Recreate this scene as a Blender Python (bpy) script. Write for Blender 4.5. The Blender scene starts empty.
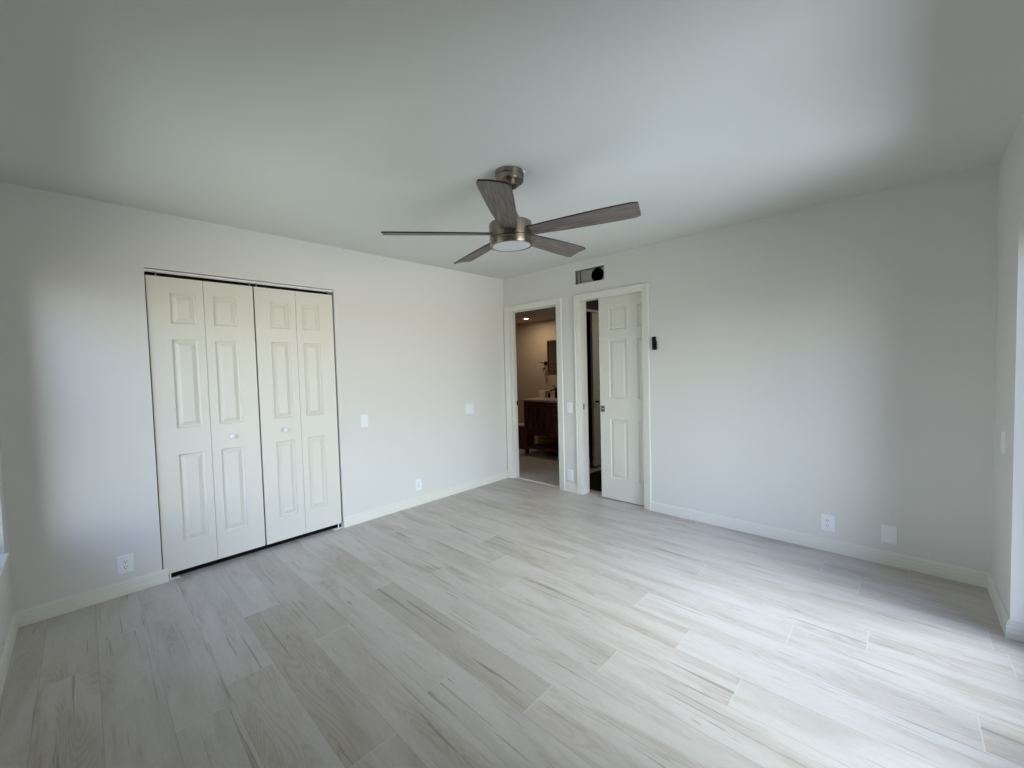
import bpy, bmesh, math, random
from mathutils import Vector, Matrix
random.seed(7)
SC = bpy.context.scene
C = SC.collection

# ---------------------------------------------------------------- camera
CAM = Vector((-3.6043, -3.5345, 1.3629)); YAW, PITCH, ROLL, FPX = 0.7602, -0.0399, -0.0265, 409.08
fw = Vector((math.cos(YAW)*math.cos(PITCH), math.sin(YAW)*math.cos(PITCH), math.sin(PITCH)))
rt = Vector((math.sin(YAW), -math.cos(YAW), 0)); up = rt.cross(fw)
r2 = rt*math.cos(ROLL) + up*math.sin(ROLL); u2 = up*math.cos(ROLL) - rt*math.sin(ROLL)
cd = bpy.data.cameras.new('camera'); cam = bpy.data.objects.new('camera', cd); C.objects.link(cam)
cd.sensor_fit = 'HORIZONTAL'; cd.sensor_width = 36; cd.lens = 36*FPX/1024; cd.clip_start = 0.02
m = Matrix((r2, u2, -fw)).transposed().to_4x4(); m.translation = CAM; cam.matrix_world = m
SC.camera = cam

# ---------------------------------------------------------------- world, lights, exposure
wd = bpy.data.worlds.new('world'); SC.world = wd; wd.use_nodes = True
wn = wd.node_tree.nodes; wl = wd.node_tree.links; bg = wn['Background']
# surroundings: shaded near ground, sunlit far ground, hazy horizon, sky; four sectors by compass (azimuth 0 = straight out of the sliding door)
WORLD = {'right': [(0.4, 0.4, 0.4), (0.4, 0.4, 0.35), (0.4, 0.45, 0.45), (0.6, 0.7, 0.8)], 'mid': [(8.2, 9, 10.6), (11.2, 9.8, 8.4), (10.4, 12, 14.2), (15.6, 16.7, 18.2)], 'left': [(0.5, 0.5, 0.5), (3.2, 2.9, 2.4), (7, 7.6, 7.6), (3.8, 4.8, 8.8)], 'side': [(2.8, 3.1, 2.8), (0.6, 0.6, 0.5), (4.4, 5.2, 5.9), (0.5, 0.7, 1.2)]}
WMAX = 40.0
tc = wn.new('ShaderNodeTexCoord'); sx = wn.new('ShaderNodeSeparateXYZ'); wl.new(tc.outputs['Generated'], sx.inputs[0])
zm = wn.new('ShaderNodeMapRange'); zm.inputs['From Min'].default_value = -1; zm.inputs['From Max'].default_value = 1; wl.new(sx.outputs['Z'], zm.inputs[0])
def zramp(cols):
    r_ = wn.new('ShaderNodeValToRGB'); e = r_.color_ramp.elements
    while len(e) < 6: e.new(0.5)
    for k, (p_, c_) in enumerate(((0.33, cols[0]), (0.40, cols[1]), (0.490, cols[1]), (0.510, cols[2]), (0.58, cols[2]), (0.64, cols[3]))):
        e[k].position = p_; e[k].color = tuple(v/WMAX for v in c_)+(1,)
    wl.new(zm.outputs[0], r_.inputs[0]); return r_.outputs[0]
ny = wn.new('ShaderNodeMath'); ny.operation = 'MULTIPLY'; ny.inputs[1].default_value = -1; wl.new(sx.outputs['Y'], ny.inputs[0])
az = wn.new('ShaderNodeMath'); az.operation = 'ARCTAN2'; wl.new(sx.outputs['X'], az.inputs[0]); wl.new(ny.outputs[0], az.inputs[1])
wcol = zramp(WORLD['side'])
for sec, deg in (('left', -62), ('mid', -22), ('right', 22)):
    sf = wn.new('ShaderNodeMapRange'); sf.interpolation_type = 'SMOOTHSTEP'; sf.inputs['From Min'].default_value = math.radians(deg-8); sf.inputs['From Max'].default_value = math.radians(deg+8); wl.new(az.outputs[0], sf.inputs[0])
    wm = wn.new('ShaderNodeMix'); wm.data_type = 'RGBA'; wl.new(sf.outputs[0], wm.inputs[0]); wl.new(wcol, wm.inputs[6]); wl.new(zramp(WORLD[sec]), wm.inputs[7]); wcol = wm.outputs[2]
wl.new(wcol, bg.inputs['Color'])
bg.inputs['Strength'].default_value = WMAX
def area(name, loc, rot, sx_, sy_, portal=True, power=10, col=(1,1,1), shape='RECTANGLE'):
    l = bpy.data.lights.new(name, 'AREA'); l.shape = shape; l.size = sx_
    if shape == 'RECTANGLE': l.size_y = sy_
    l.energy = power; l.color = col
    if portal: l.cycles.is_portal = True
    o = bpy.data.objects.new(name, l); C.objects.link(o); o.location = loc; o.rotation_euler = rot
    return o
W, L, H = 3.9213, 3.926, 2.44           # room: x -W..0, y -L..0
WIN_Y0, WIN_Y1, WIN_Z0, WIN_Z1 = -1.75, -0.16, 0.475, 2.0
SL_X0, SL_X1, SL_Z = -2.41, -0.578, 1.995
area('window_portal', (-W-0.19, (WIN_Y0+WIN_Y1)/2, (WIN_Z0+WIN_Z1)/2), (0, -math.pi/2, 0), WIN_Z1-WIN_Z0, WIN_Y1-WIN_Y0)
area('slider_portal', ((SL_X0+SL_X1)/2, -L-0.19, SL_Z/2), (math.pi/2, 0, 0), SL_X1-SL_X0, SL_Z)
vs = SC.view_settings
SC.display_settings.display_device = 'sRGB'
vs.view_transform = 'Standard'; vs.look = 'None'; vs.gamma = 1; vs.use_curve_mapping = False
vs.exposure = 0.0
SC.cycles.max_bounces = 14; SC.cycles.diffuse_bounces = 10; SC.cycles.glossy_bounces = 5; SC.cycles.transparent_max_bounces = 12
SC.cycles.use_denoising = True
SC.cycles.caustics_reflective = False; SC.cycles.caustics_refractive = False
SC.cycles.sample_clamp_indirect = 20

# ---------------------------------------------------------------- materials
def lin(c):
    return tuple(((v/255/12.92) if v/255 <= 0.04045 else ((v/255+0.055)/1.055)**2.4) for v in c) + (1,)
def mat(name, col, rough=0.6, metal=0.0, spec=0.5):
    m_ = bpy.data.materials.new(name); m_.use_nodes = True
    b = m_.node_tree.nodes['Principled BSDF']
    b.inputs['Base Color'].default_value = lin(col); b.inputs['Roughness'].default_value = rough
    b.inputs['Metallic'].default_value = metal; b.inputs['Specular IOR Level'].default_value = spec
    return m_
def nd(m_, t, **kw):
    n = m_.node_tree.nodes.new('ShaderNode'+t)
    for k, v in kw.items():
        if k in n.inputs: n.inputs[k].default_value = v
        else: setattr(n, k, v)
    return n
def lk(m_, a, b): m_.node_tree.links.new(a, b)
def bump(m_, scale=(1,1,1), nscale=60, strength=0.1, dist=0.002, detail=4, coord='Object'):
    t = nd(m_, 'TexCoord'); mp = nd(m_, 'Mapping'); mp.inputs['Scale'].default_value = scale
    n = nd(m_, 'TexNoise'); n.inputs['Scale'].default_value = nscale; n.inputs['Detail'].default_value = detail
    bp = nd(m_, 'Bump'); bp.inputs['Strength'].default_value = strength; bp.inputs['Distance'].default_value = dist
    lk(m_, t.outputs[coord], mp.inputs[0]); lk(m_, mp.outputs[0], n.inputs['Vector']); lk(m_, n.outputs[0], bp.inputs['Height'])
    lk(m_, bp.outputs[0], m_.node_tree.nodes['Principled BSDF'].inputs['Normal'])
    return n
M = {}
M['wall'] = mat('wall_paint', (222, 221, 217), 0.65, spec=0.35); bump(M['wall'], nscale=90, strength=0.12, dist=0.002)
M['ceiling'] = mat('ceiling_paint', (213, 214, 210), 0.85, spec=0.2); bump(M['ceiling'], nscale=120, strength=0.15, dist=0.002)
M['trim'] = mat('cream_trim_paint', (228, 227, 219), 0.4)
M['door'] = mat('cream_door_paint', (223, 221, 211), 0.42); bump(M['door'], (14, 14, 1), 9, 0.25, 0.0012, 5)
M['plastic'] = mat('white_plastic', (236, 240, 242), 0.3)
M['plastic_grey'] = mat('slot_dark', (60, 60, 62), 0.5)
M['black'] = mat('black_plastic', (7, 7, 8), 0.7, spec=0.2)
M['white_metal'] = mat('white_enamel_track', (242, 242, 240), 0.35)
M['steel'] = mat('galvanized_steel', (165, 168, 168), 0.35, 1.0)
M['duct'] = mat('duct_board', (168, 166, 156), 0.7); bump(M['duct'], nscale=30, strength=0.4, dist=0.004)
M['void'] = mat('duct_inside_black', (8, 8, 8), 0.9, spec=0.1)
M['nickel'] = mat('brushed_nickel', (142, 133, 120), 0.33, 1.0)
b = M['nickel'].node_tree.nodes['Principled BSDF']; b.inputs['Anisotropic'].default_value = 0.85; b.inputs['Anisotropic Rotation'].default_value = 0.25
tg = nd(M['nickel'], 'Tangent'); tg.direction_type = 'RADIAL'; tg.axis = 'Z'; lk(M['nickel'], tg.outputs[0], b.inputs['Tangent'])
M['nickel_dark'] = mat('dark_nickel', (92, 87, 80), 0.3, 1.0)
M['lens'] = mat('frosted_lens', (208, 211, 213), 0.4)
M['reveal'] = mat('brightened_reveal', (240, 241, 240), 0.5)  # whitened in place of stronger light on the reveal
M['shade_tone'] = mat('painted_shade', (42, 38, 34), 0.9, spec=0.1)  # shade put into colour: closet floor slab, hall closet walls, mat
M['bath_wall'] = mat('bathroom_beige_paint', (188, 172, 150), 0.6); bump(M['bath_wall'], nscale=90, strength=0.1, dist=0.002)
M['bath_ceiling'] = mat('bathroom_ceiling_paint', (205, 192, 174), 0.8)
M['bronze'] = mat('dark_bronze', (28, 21, 17), 0.35, 0.8)
M['quartz'] = mat('pale_stone_counter', (176, 160, 148), 0.3); bump(M['quartz'], nscale=40, strength=0.02)
M['alu'] = mat('white_window_frame', (225, 228, 230), 0.4)
M['tissue'] = mat('cream_card', (226, 214, 190), 0.7)
M['towel'] = mat('ochre_cloth', (170, 135, 80), 0.95); bump(M['towel'], nscale=300, strength=0.5, dist=0.003)
M['liner'] = mat('pale_liner', (200, 196, 186), 0.6)
M['mirror'] = mat('mirror_glass', (200, 200, 200), 0.03, 1.0)
M['concrete'] = mat('patio_concrete', (172, 170, 160), 0.8); bump(M['concrete'], nscale=20, strength=0.2)
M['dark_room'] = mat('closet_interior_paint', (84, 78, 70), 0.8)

def wood(name, c1, c2, c3, sc=(1, 1, 1), rough=0.5, coord='UV', contrast=1.0):
    m_ = mat(name, c1, rough); b_ = m_.node_tree.nodes['Principled BSDF']
    t = nd(m_, 'TexCoord'); mp = nd(m_, 'Mapping'); mp.inputs['Scale'].default_value = sc
    n = nd(m_, 'TexNoise'); n.inputs['Scale'].default_value = 4; n.inputs['Detail'].default_value = 8; n.inputs['Roughness'].default_value = 0.62; n.inputs['Distortion'].default_value = 0.6
    cr = nd(m_, 'ValToRGB'); e = cr.color_ramp.elements
    e[0].position = 0.32; e[0].color = lin(c3); e[1].position = 0.7; e[1].color = lin(c1)
    k = e.new(0.48); k.color = lin(c2)
    lk(m_, t.outputs[coord], mp.inputs[0]); lk(m_, mp.outputs[0], n.inputs['Vector']); lk(m_, n.outputs[0], cr.inputs[0]); lk(m_, cr.outputs[0], b_.inputs['Base Color'])
    bp = nd(m_, 'Bump'); bp.inputs['Strength'].default_value = 0.25; bp.inputs['Distance'].default_value = 0.001
    lk(m_, n.outputs[0], bp.inputs['Height']); lk(m_, bp.outputs[0], b_.inputs['Normal'])
    return m_
M['blade'] = wood('weathered_grey_oak', (128, 118, 111), (98, 90, 85), (62, 56, 53), (1.6, 26, 1), 0.5)
M['walnut'] = wood('dark_walnut', (124, 62, 46), (90, 42, 32), (54, 25, 20), (14, 14, 1.2), 0.4, 'Object')
M['blade_edge'] = mat('black_blade_edge', (34, 31, 30), 0.5)

def floor_mat(name, light, dark, crack):
    m_ = mat(name, light, 0.38, spec=0.45); b_ = m_.node_tree.nodes['Principled BSDF']
    uv = nd(m_, 'UVMap'); uv.uv_map = 'UVMap'; tone = nd(m_, 'Attribute'); tone.attribute_name = 'tone'
    pid = nd(m_, 'Attribute'); pid.attribute_name = 'pid'
    # (u along plank, v across) + plank id in z so each plank has its own grain
    s = nd(m_, 'SeparateXYZ'); lk(m_, uv.outputs[0], s.inputs[0])
    cmb = nd(m_, 'CombineXYZ'); lk(m_, s.outputs[0], cmb.inputs[0]); lk(m_, s.outputs[1], cmb.inputs[1]); lk(m_, pid.outputs['Fac'], cmb.inputs[2])
    def noise(scale, sc, det, rough=0.6, dist=0.0):
        mp = nd(m_, 'Mapping'); mp.inputs['Scale'].default_value = scale; lk(m_, cmb.outputs[0], mp.inputs[0])
        n = nd(m_, 'TexNoise'); n.inputs['Scale'].default_value = sc; n.inputs['Detail'].default_value = det
        n.inputs['Roughness'].default_value = rough; n.inputs['Distortion'].default_value = dist
        lk(m_, mp.outputs[0], n.inputs['Vector']); return n
    def ramp(src, p0, c0, p1, c1):
        r = nd(m_, 'ValToRGB'); r.color_ramp.elements[0].position = p0; r.color_ramp.elements[0].color = c0
        r.color_ramp.elements[1].position = p1; r.color_ramp.elements[1].color = c1; lk(m_, src, r.inputs[0]); return r
    def mix(fac, a, b2, blend='MIX'):
        x = nd(m_, 'Mix'); x.data_type = 'RGBA'; x.blend_type = blend
        if isinstance(fac, float): x.inputs[0].default_value = fac
        else: lk(m_, fac, x.inputs[0])
        for i, v in ((6, a), (7, b2)):
            if isinstance(v, tuple): x.inputs[i].default_value = v
            else: lk(m_, v, x.inputs[i])
        return x.outputs[2]
    g1 = noise((0.9, 5, 7.3), 1.6, 6, 0.62, 0.8)           # broad soft clouds of tone
    c = ramp(g1.outputs[0], 0.30, lin(dark), 0.55, lin(light)).outputs[0]
    fine = noise((9, 75, 7.3), 3, 4, 0.75, 0.2)            # fine pores
    c = mix(0.55, c, ramp(fine.outputs[0], 0.36, (0.84, 0.83, 0.82, 1), 0.60, (1, 1, 1, 1)).outputs[0], 'MULTIPLY')
    # patches of figured grain: warped rings, only inside browner clouds
    fig = noise((0.75, 4.2, 9.1), 1.5, 3, 0.5, 0.6)
    mm = ramp(fig.outputs[0], 0.50, (0, 0, 0, 1), 0.60, (1, 1, 1, 1)).outputs[0]
    ctr = noise((1.3, 9, 2.3), 1.0, 1, 0.4, 0.2)
    rg = nd(m_, 'Math'); rg.operation = 'MULTIPLY'; rg.inputs[1].default_value = 150; lk(m_, ctr.outputs[0], rg.inputs[0])
    sn = nd(m_, 'Math'); sn.operation = 'SINE'; lk(m_, rg.outputs[0], sn.inputs[0])
    wr = ramp(sn.outputs[0], 0.0, (0.93, 0.905, 0.885, 1), 0.9, (0.83, 0.795, 0.765, 1)).outputs[0]
    c = mix(mm, c, mix(1.0, c, wr, 'MULTIPLY'))
    # thin dark mineral streaks, two sizes
    for sc_, p0, p1, am in (((1.0, 32, 5.9), 0.65, 0.71, 0.66), ((2.2, 48, 3.1), 0.675, 0.74, 0.5)):
        ck = noise(sc_, 1.5, 3, 0.45, 0.45)
        ckm = ramp(ck.outputs[0], p0, (0, 0, 0, 1), p1, (am, am, am, 1)).outputs[0]
        c = mix(ckm, c, lin(crack))
    # small knots
    kn = noise((5, 18, 4.1), 1.5, 1)
    knm = ramp(kn.outputs[0], 0.78, (0, 0, 0, 1), 0.85, (0.8, 0.8, 0.8, 1)).outputs[0]
    c = mix(knm, c, lin(crack))
    # plank tone
    tm = nd(m_, 'Mix'); tm.data_type = 'RGBA'; tm.blend_type = 'MULTIPLY'; tm.inputs[0].default_value = 1
    tr = ramp(tone.outputs['Fac'], 0.0, (0.70, 0.66, 0.60, 1), 1.0, (1, 1, 1, 1))
    lk(m_, c, tm.inputs[6]); lk(m_, tr.outputs[0], tm.inputs[7]); c = tm.outputs[2]
    # painted joint lines from the plank's own edge coordinates (z of the second uv map holds nothing; edge map in 0..1 metres)
    ed = nd(m_, 'UVMap'); ed.uv_map = 'edge'; es = nd(m_, 'SeparateXYZ'); lk(m_, ed.outputs[0], es.inputs[0])
    def edge(out, total, w):
        a = nd(m_, 'Math'); a.operation = 'SUBTRACT'; a.inputs[1].default_value = total/2; lk(m_, out, a.inputs[0])
        a2 = nd(m_, 'Math'); a2.operation = 'ABSOLUTE'; lk(m_, a.outputs[0], a2.inputs[0])
        a3 = nd(m_, 'Math'); a3.operation = 'GREATER_THAN'; a3.inputs[1].default_value = total/2-w; lk(m_, a2.outputs[0], a3.inputs[0])
        return a3.outputs[0]
    em = nd(m_, 'Math'); em.operation = 'MULTIPLY'; em.inputs[1].default_value = 0.6; lk(m_, edge(es.outputs[1], PW, 0.0012), em.inputs[0])
    c = mix(em.outputs[0], c, lin((150, 146, 140)))
    em2 = nd(m_, 'Math'); em2.operation = 'MULTIPLY'; em2.inputs[1].default_value = 0.8; lk(m_, edge(es.outputs[0], PL, 0.002), em2.inputs[0])
    c = mix(em2.outputs[0], c, lin((206, 203, 198)))  # lighter end line stands in for light off the bevel
    lk(m_, c, b_.inputs['Base Color'])
    bp = nd(m_, 'Bump'); bp.inputs['Strength'].default_value = 0.12; bp.inputs['Distance'].default_value = 0.001
    lk(m_, fine.outputs[0], bp.inputs['Height']); lk(m_, bp.outputs[0], b_.inputs['Normal'])
    return m_
PW, PL = 0.19, 1.30
M['floor'] = floor_mat('pale_oak_planks', (204, 199, 195), (188, 182, 175), (132, 125, 119))
# glass: thin pane
g = bpy.data.materials.new('window_glass'); g.use_nodes = True; nt = g.node_tree; nt.nodes.clear()
o_ = nt.nodes.new('ShaderNodeOutputMaterial'); mx = nt.nodes.new('ShaderNodeMixShader'); tr_ = nt.nodes.new('ShaderNodeBsdfTransparent'); gl = nt.nodes.new('ShaderNodeBsdfGlossy'); fr = nt.nodes.new('ShaderNodeFresnel')
gl.inputs['Roughness'].default_value = 0.02; tr_.inputs[0].default_value = (0.95, 0.97, 0.96, 1); fr.inputs[0].default_value = 1.2
nt.links.new(fr.outputs[0], mx.inputs[0]); nt.links.new(tr_.outputs[0], mx.inputs[1]); nt.links.new(gl.outputs[0], mx.inputs[2]); nt.links.new(mx.outputs[0], o_.inputs[0])
M['glass'] = g
# grass
M['grass'] = mat('lawn', (96, 112, 62), 0.9); bump(M['grass'], nscale=15, strength=0.6, dist=0.03)
# lit lens of the recessed lamp
e_ = mat('lit_lens', (255, 236, 205), 0.5); b = e_.node_tree.nodes['Principled BSDF']
b.inputs['Emission Color'].default_value = (1.0, 0.84, 0.62, 1); b.inputs['Emission Strength'].default_value = 14; M['lit'] = e_

# ---------------------------------------------------------------- mesh helper
WM = {}
class MB:
    def __init__(s): s.v = []; s.f = []; s.sm = []; s.uv = {}
    def quad(s, pts, smooth=False, uv=None):
        i = len(s.v); s.v += [Vector(p) for p in pts]; s.f.append(list(range(i, i+len(pts)))); s.sm.append(smooth)
        if uv: s.uv[len(s.f)-1] = uv
    def box(s, a, b, mtx=None):
        x0, y0, z0 = [min(a[i], b[i]) for i in range(3)]; x1, y1, z1 = [max(a[i], b[i]) for i in range(3)]
        p = [Vector(q) for q in ((x0,y0,z0),(x1,y0,z0),(x1,y1,z0),(x0,y1,z0),(x0,y0,z1),(x1,y0,z1),(x1,y1,z1),(x0,y1,z1))]
        if mtx: p = [mtx @ q for q in p]
        i = len(s.v); s.v += p
        for f in ((0,3,2,1),(4,5,6,7),(0,1,5,4),(1,2,6,5),(2,3,7,6),(3,0,4,7)): s.f.append([i+k for k in f]); s.sm.append(False)
        return s
    def lathe(s, prof, n=40, mtx=None, caps=True):
        """prof: (r, z) from bottom to top round local z"""
        mtx = mtx or Matrix(); i = len(s.v)
        for r, z in prof:
            for k in range(n):
                a = 2*math.pi*k/n; s.v.append(mtx @ Vector((r*math.cos(a), r*math.sin(a), z)))
        for j in range(len(prof)-1):
            for k in range(n):
                s.f.append([i+j*n+k, i+j*n+(k+1) % n, i+(j+1)*n+(k+1) % n, i+(j+1)*n+k]); s.sm.append(True)
        if caps:
            s.f.append([i+k for k in range(n)][::-1]); s.sm.append(False)
            s.f.append([i+(len(prof)-1)*n+k for k in range(n)]); s.sm.append(False)
        return s
    def cyl(s, p0, p1, r, n=20, r1=None):
        p0, p1 = Vector(p0), Vector(p1); d = p1-p0
        mtx = Matrix.Translation(p0) @ d.to_track_quat('Z', 'Y').to_matrix().to_4x4()
        return s.lathe([(r, 0), (r if r1 is None else r1, d.length)], n, mtx)
    def tube(s, pts, r, n=12):
        pts = [Vector(p) for p in pts]; i = len(s.v); prev = None
        for j, p in enumerate(pts):
            t = (pts[min(j+1, len(pts)-1)]-pts[max(j-1, 0)]).normalized()
            if prev is None: a = t.orthogonal().normalized()
            else: a = (prev - t*prev.dot(t)).normalized()
            prev = a; b2 = t.cross(a)
            for k in range(n): s.v.append(p + (a*math.cos(2*math.pi*k/n) + b2*math.sin(2*math.pi*k/n))*r)
        for j in range(len(pts)-1):
            for k in range(n): s.f.append([i+j*n+k, i+j*n+(k+1) % n, i+(j+1)*n+(k+1) % n, i+(j+1)*n+k]); s.sm.append(True)
        s.f.append([i+k for k in range(n)][::-1]); s.sm.append(False)
        s.f.append([i+(len(pts)-1)*n+k for k in range(n)]); s.sm.append(False)
        return s
    def prism(s, prof, p0, p1, nrm):
        """extrude a (out, z) profile from p0 to p1 (floor points); nrm = outward direction"""
        p0, p1, nrm = Vector(p0), Vector(p1), Vector(nrm); i = len(s.v); n = len(prof)
        for p in (p0, p1):
            for o, z in prof: s.v.append(p + nrm*o + Vector((0, 0, z)))
        for k in range(n): s.f.append([i+k, i+(k+1) % n, i+n+(k+1) % n, i+n+k]); s.sm.append(False)
        s.f.append([i+k for k in range(n)][::-1]); s.f.append([i+n+k for k in range(n)]); s.sm += [False, False]
        return s
    def build(s, name, material, parent=None, bevel=0, loc=None, seg=2):
        """vertices are given in world space; parent / loc turns them local"""
        mw = WM[parent] if parent else Matrix.Translation(loc or (0, 0, 0))
        inv = mw.inverted(); me = bpy.data.meshes.new(name)
        me.from_pydata([inv @ v for v in s.v], [], s.f)
        if s.uv:
            ul = me.uv_layers.new(name='UVMap')
            for p in me.polygons:
                if p.index in s.uv:
                    for li, c in zip(p.loop_indices, s.uv[p.index]): ul.data[li].uv = c
        bm = bmesh.new(); bm.from_mesh(me); bmesh.ops.recalc_face_normals(bm, faces=bm.faces); bm.to_mesh(me); bm.free()
        for p, sm in zip(me.polygons, s.sm): p.use_smooth = sm
        if any(s.sm): me.set_sharp_from_angle(angle=math.radians(28))
        me.materials.append(M[material] if isinstance(material, str) else material)
        o = bpy.data.objects.new(name, me); C.objects.link(o)
        if parent: o.parent = parent
        else: o.location = mw.translation
        WM[o] = mw
        if bevel:
            bv = o.modifiers.new('bevel', 'BEVEL'); bv.width = bevel; bv.segments = seg; bv.limit_method = 'ANGLE'; bv.angle_limit = math.radians(50)
        return o
def thing(name, label, cat, loc=(0, 0, 0), group=None, kind=None):
    o = bpy.data.objects.new(name, None); C.objects.link(o); o.location = loc; o.empty_display_size = 0.05
    WM[o] = Matrix.Translation(loc); return tag(o, label, cat, group, kind)
def tag(o, label=None, cat=None, group=None, kind=None):
    if label: o['label'] = label
    if cat: o['category'] = cat
    if group: o['group'] = group
    if kind: o['kind'] = kind
    return o
def struct(o, label=None, cat=None): return tag(o, label, cat, None, 'structure')

def wall_grid(us, zs, holes, P, t):
    """wall of cells; us, zs breakpoints; holes = [(u0,u1,z0,z1)]; P(u, z, d) -> world; t thickness"""
    us = sorted(set(us+[h for q in holes for h in q[:2]])); zs = sorted(set(zs+[h for q in holes for h in q[2:]]))
    mb = MB(); solid = {}
    for i in range(len(us)-1):
        for j in range(len(zs)-1):
            uc, zc = (us[i]+us[i+1])/2, (zs[j]+zs[j+1])/2
            solid[i, j] = not any(h[0] < uc < h[1] and h[2] < zc < h[3] for h in holes)
    for (i, j), ok in solid.items():
        if not ok: continue
        a, b_, c, d = us[i], us[i+1], zs[j], zs[j+1]
        mb.quad([P(a,c,0), P(b_,c,0), P(b_,d,0), P(a,d,0)]); mb.quad([P(a,c,t), P(b_,c,t), P(b_,d,t), P(a,d,t)])
        for (di, dj), (p, q) in (((-1,0),((a,c),(a,d))), ((1,0),((b_,c),(b_,d))), ((0,-1),((a,c),(b_,c))), ((0,1),((a,d),(b_,d)))):
            if not solid.get((i+di, j+dj)): mb.quad([P(*p,0), P(*q,0), P(*q,t), P(*p,t)])
    return mb
def merge(o, d=1e-5):
    bm = bmesh.new(); bm.from_mesh(o.data); bmesh.ops.remove_doubles(bm, verts=bm.verts, dist=d); bmesh.ops.recalc_face_normals(bm, faces=bm.faces); bm.to_mesh(o.data); bm.free(); return o

# ---------------------------------------------------------------- the room shell
TW = 0.108
VENT = (-1.403, -1.060, 2.211, 2.352)
D1 = (-0.800, -0.085, 0, 2.045); D2 = (-1.800, -1.112, 0, 2.045)
# floor: one quad per plank, tone and grain id per plank
def plank_floor(name, x0, x1, y0, y1, joints, tones, material):
    verts, faces, uvs, eds, tn, ids = [], [], [], [], [], []
    k0 = math.floor((x0+2.47)/PW)-1; k1 = math.ceil((x1+2.47)/PW)+1; idn = 0
    for k in range(k0, k1):
        xa, xb = -2.47+PW*k, -2.47+PW*(k+1); ca, cb = max(xa, x0), min(xb, x1)
        if cb-ca < 1e-4: continue
        j = joints.get(k, random.Random(k*31+5).uniform(0, PL)); n0 = math.floor((y0-j)/PL)-1
        for n in range(n0, n0+40):
            ya, yb = j+PL*n, j+PL*(n+1); da, db = max(ya, y0), min(yb, y1)
            if db-da < 1e-4: continue
            i = len(verts); verts += [(ca,da,0),(cb,da,0),(cb,db,0),(ca,db,0)]; faces.append((i,i+1,i+2,i+3))
            idn += 1; r = random.Random(idn*77+k); ou, ov = r.uniform(0, 40), r.uniform(0, 40)
            t = tones.get((k, n-n0 if False else round(yb, 2)), r.choice([0.84, 0.9, 0.92, 0.96, 1.0, 0.96, 0.9]))
            tn.append(t); ids.append(idn*0.37)
            q = [(ca,da),(cb,da),(cb,db),(ca,db)]
            uvs.append([(y-ya+ou, x-xa+ov) for x, y in q]); eds.append([(y-ya, x-xa) for x, y in q])
    me = bpy.data.meshes.new(name); me.from_pydata(verts, [], faces)
    u1 = me.uv_layers.new(name='UVMap'); u2_ = me.uv_layers.new(name='edge')
    for p in me.polygons:
        for li, a, b_ in zip(p.loop_indices, uvs[p.index], eds[p.index]): u1.data[li].uv = a; u2_.data[li].uv = b_
    a1 = me.attributes.new('tone', 'FLOAT', 'FACE'); a2 = me.attributes.new('pid', 'FLOAT', 'FACE')
    for i in range(len(faces)): a1.data[i].value = tn[i]; a2.data[i].value = ids[i]
    me.materials.append(M[material]); o = bpy.data.objects.new(name, me); C.objects.link(o); return o
J = {0: -2.465, 1: -2.185, 2: -2.566, -1: -2.09, -2: -1.38, -3: -2.17, 5: -2.457, 4: -2.765, 6: -3.145, 7: -3.43, 8: -2.60, 3: -1.75}
T = {(0, -1.16): 0.45, (-2, -1.38): 0.75, (-2, -0.08): 0.6, (-1, -0.79): 0.85, (1, -0.88): 0.85, (-3, -0.87): 0.6, (2, -1.27): 0.9, (0, -2.46): 1.0}
fl = plank_floor('floor', -W-0.20, 0.06, -L-0.20, 0.62, J, T, 'floor'); struct(fl, 'pale whitewashed oak plank floor', 'floor')
fb = plank_floor('floor', 0.06, 2.0, -2.4, 1.85, {}, {}, 'floor'); fb.name = 'floor_bathroom'; struct(fb, 'plank floor running into the bathroom', 'floor')
slab = MB().box((-W-0.2, -L-0.2, -0.12), (2.0, 1.85, -0.001)).build('floor_slab', 'concrete'); struct(slab, 'concrete slab under the planks', 'floor')
struct(MB().box((-W-0.2, -L-0.2, H), (2.0, 1.85, H+0.15)).build('ceiling', 'ceiling'), 'flat pale grey painted ceiling', 'ceiling')
CX0, CX1, CZ = -3.2935, -2.0785, 2.0700
wl_ = wall_grid([-W-0.2, 0], [0, H], [(CX0, CX1, 0, CZ)], lambda u, z, d: (u, d, z), TW).build('wall_left', 'wall'); struct(merge(wl_), 'light grey wall holding the white bifold closet doors', 'wall')
wr_ = wall_grid([-L-0.2, 0], [0, H], [D1, (-2.06, -1.112, 0, 2.045), VENT], lambda u, z, d: (d, u, z), TW)
wr_.box((0, -2.06, 0), (0.035, -1.80, 2.045)); wr_.box((0.086, -2.06, 0), (TW, -1.80, 2.045))
struct(merge(wr_.build('wall_right', 'wall')), 'light grey wall with two doorways and an open vent hole', 'wall')
wf = wall_grid([-L-0.2, TW], [0, H], [(WIN_Y0, WIN_Y1, WIN_Z0, WIN_Z1)], lambda u, z, d: (-W-d, u, z), 0.2).build('wall_far_left', 'wall'); struct(merge(wf), 'grey window wall at the left edge', 'wall')
ws = wall_grid([-W-0.2, TW], [0, H], [(SL_X0, SL_X1, 0, SL_Z)], lambda u, z, d: (u, -L-d, z), 0.2).build('wall_far_right', 'wall'); struct(merge(ws), 'grey wall at the right edge with a deep reveal', 'wall')

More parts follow.
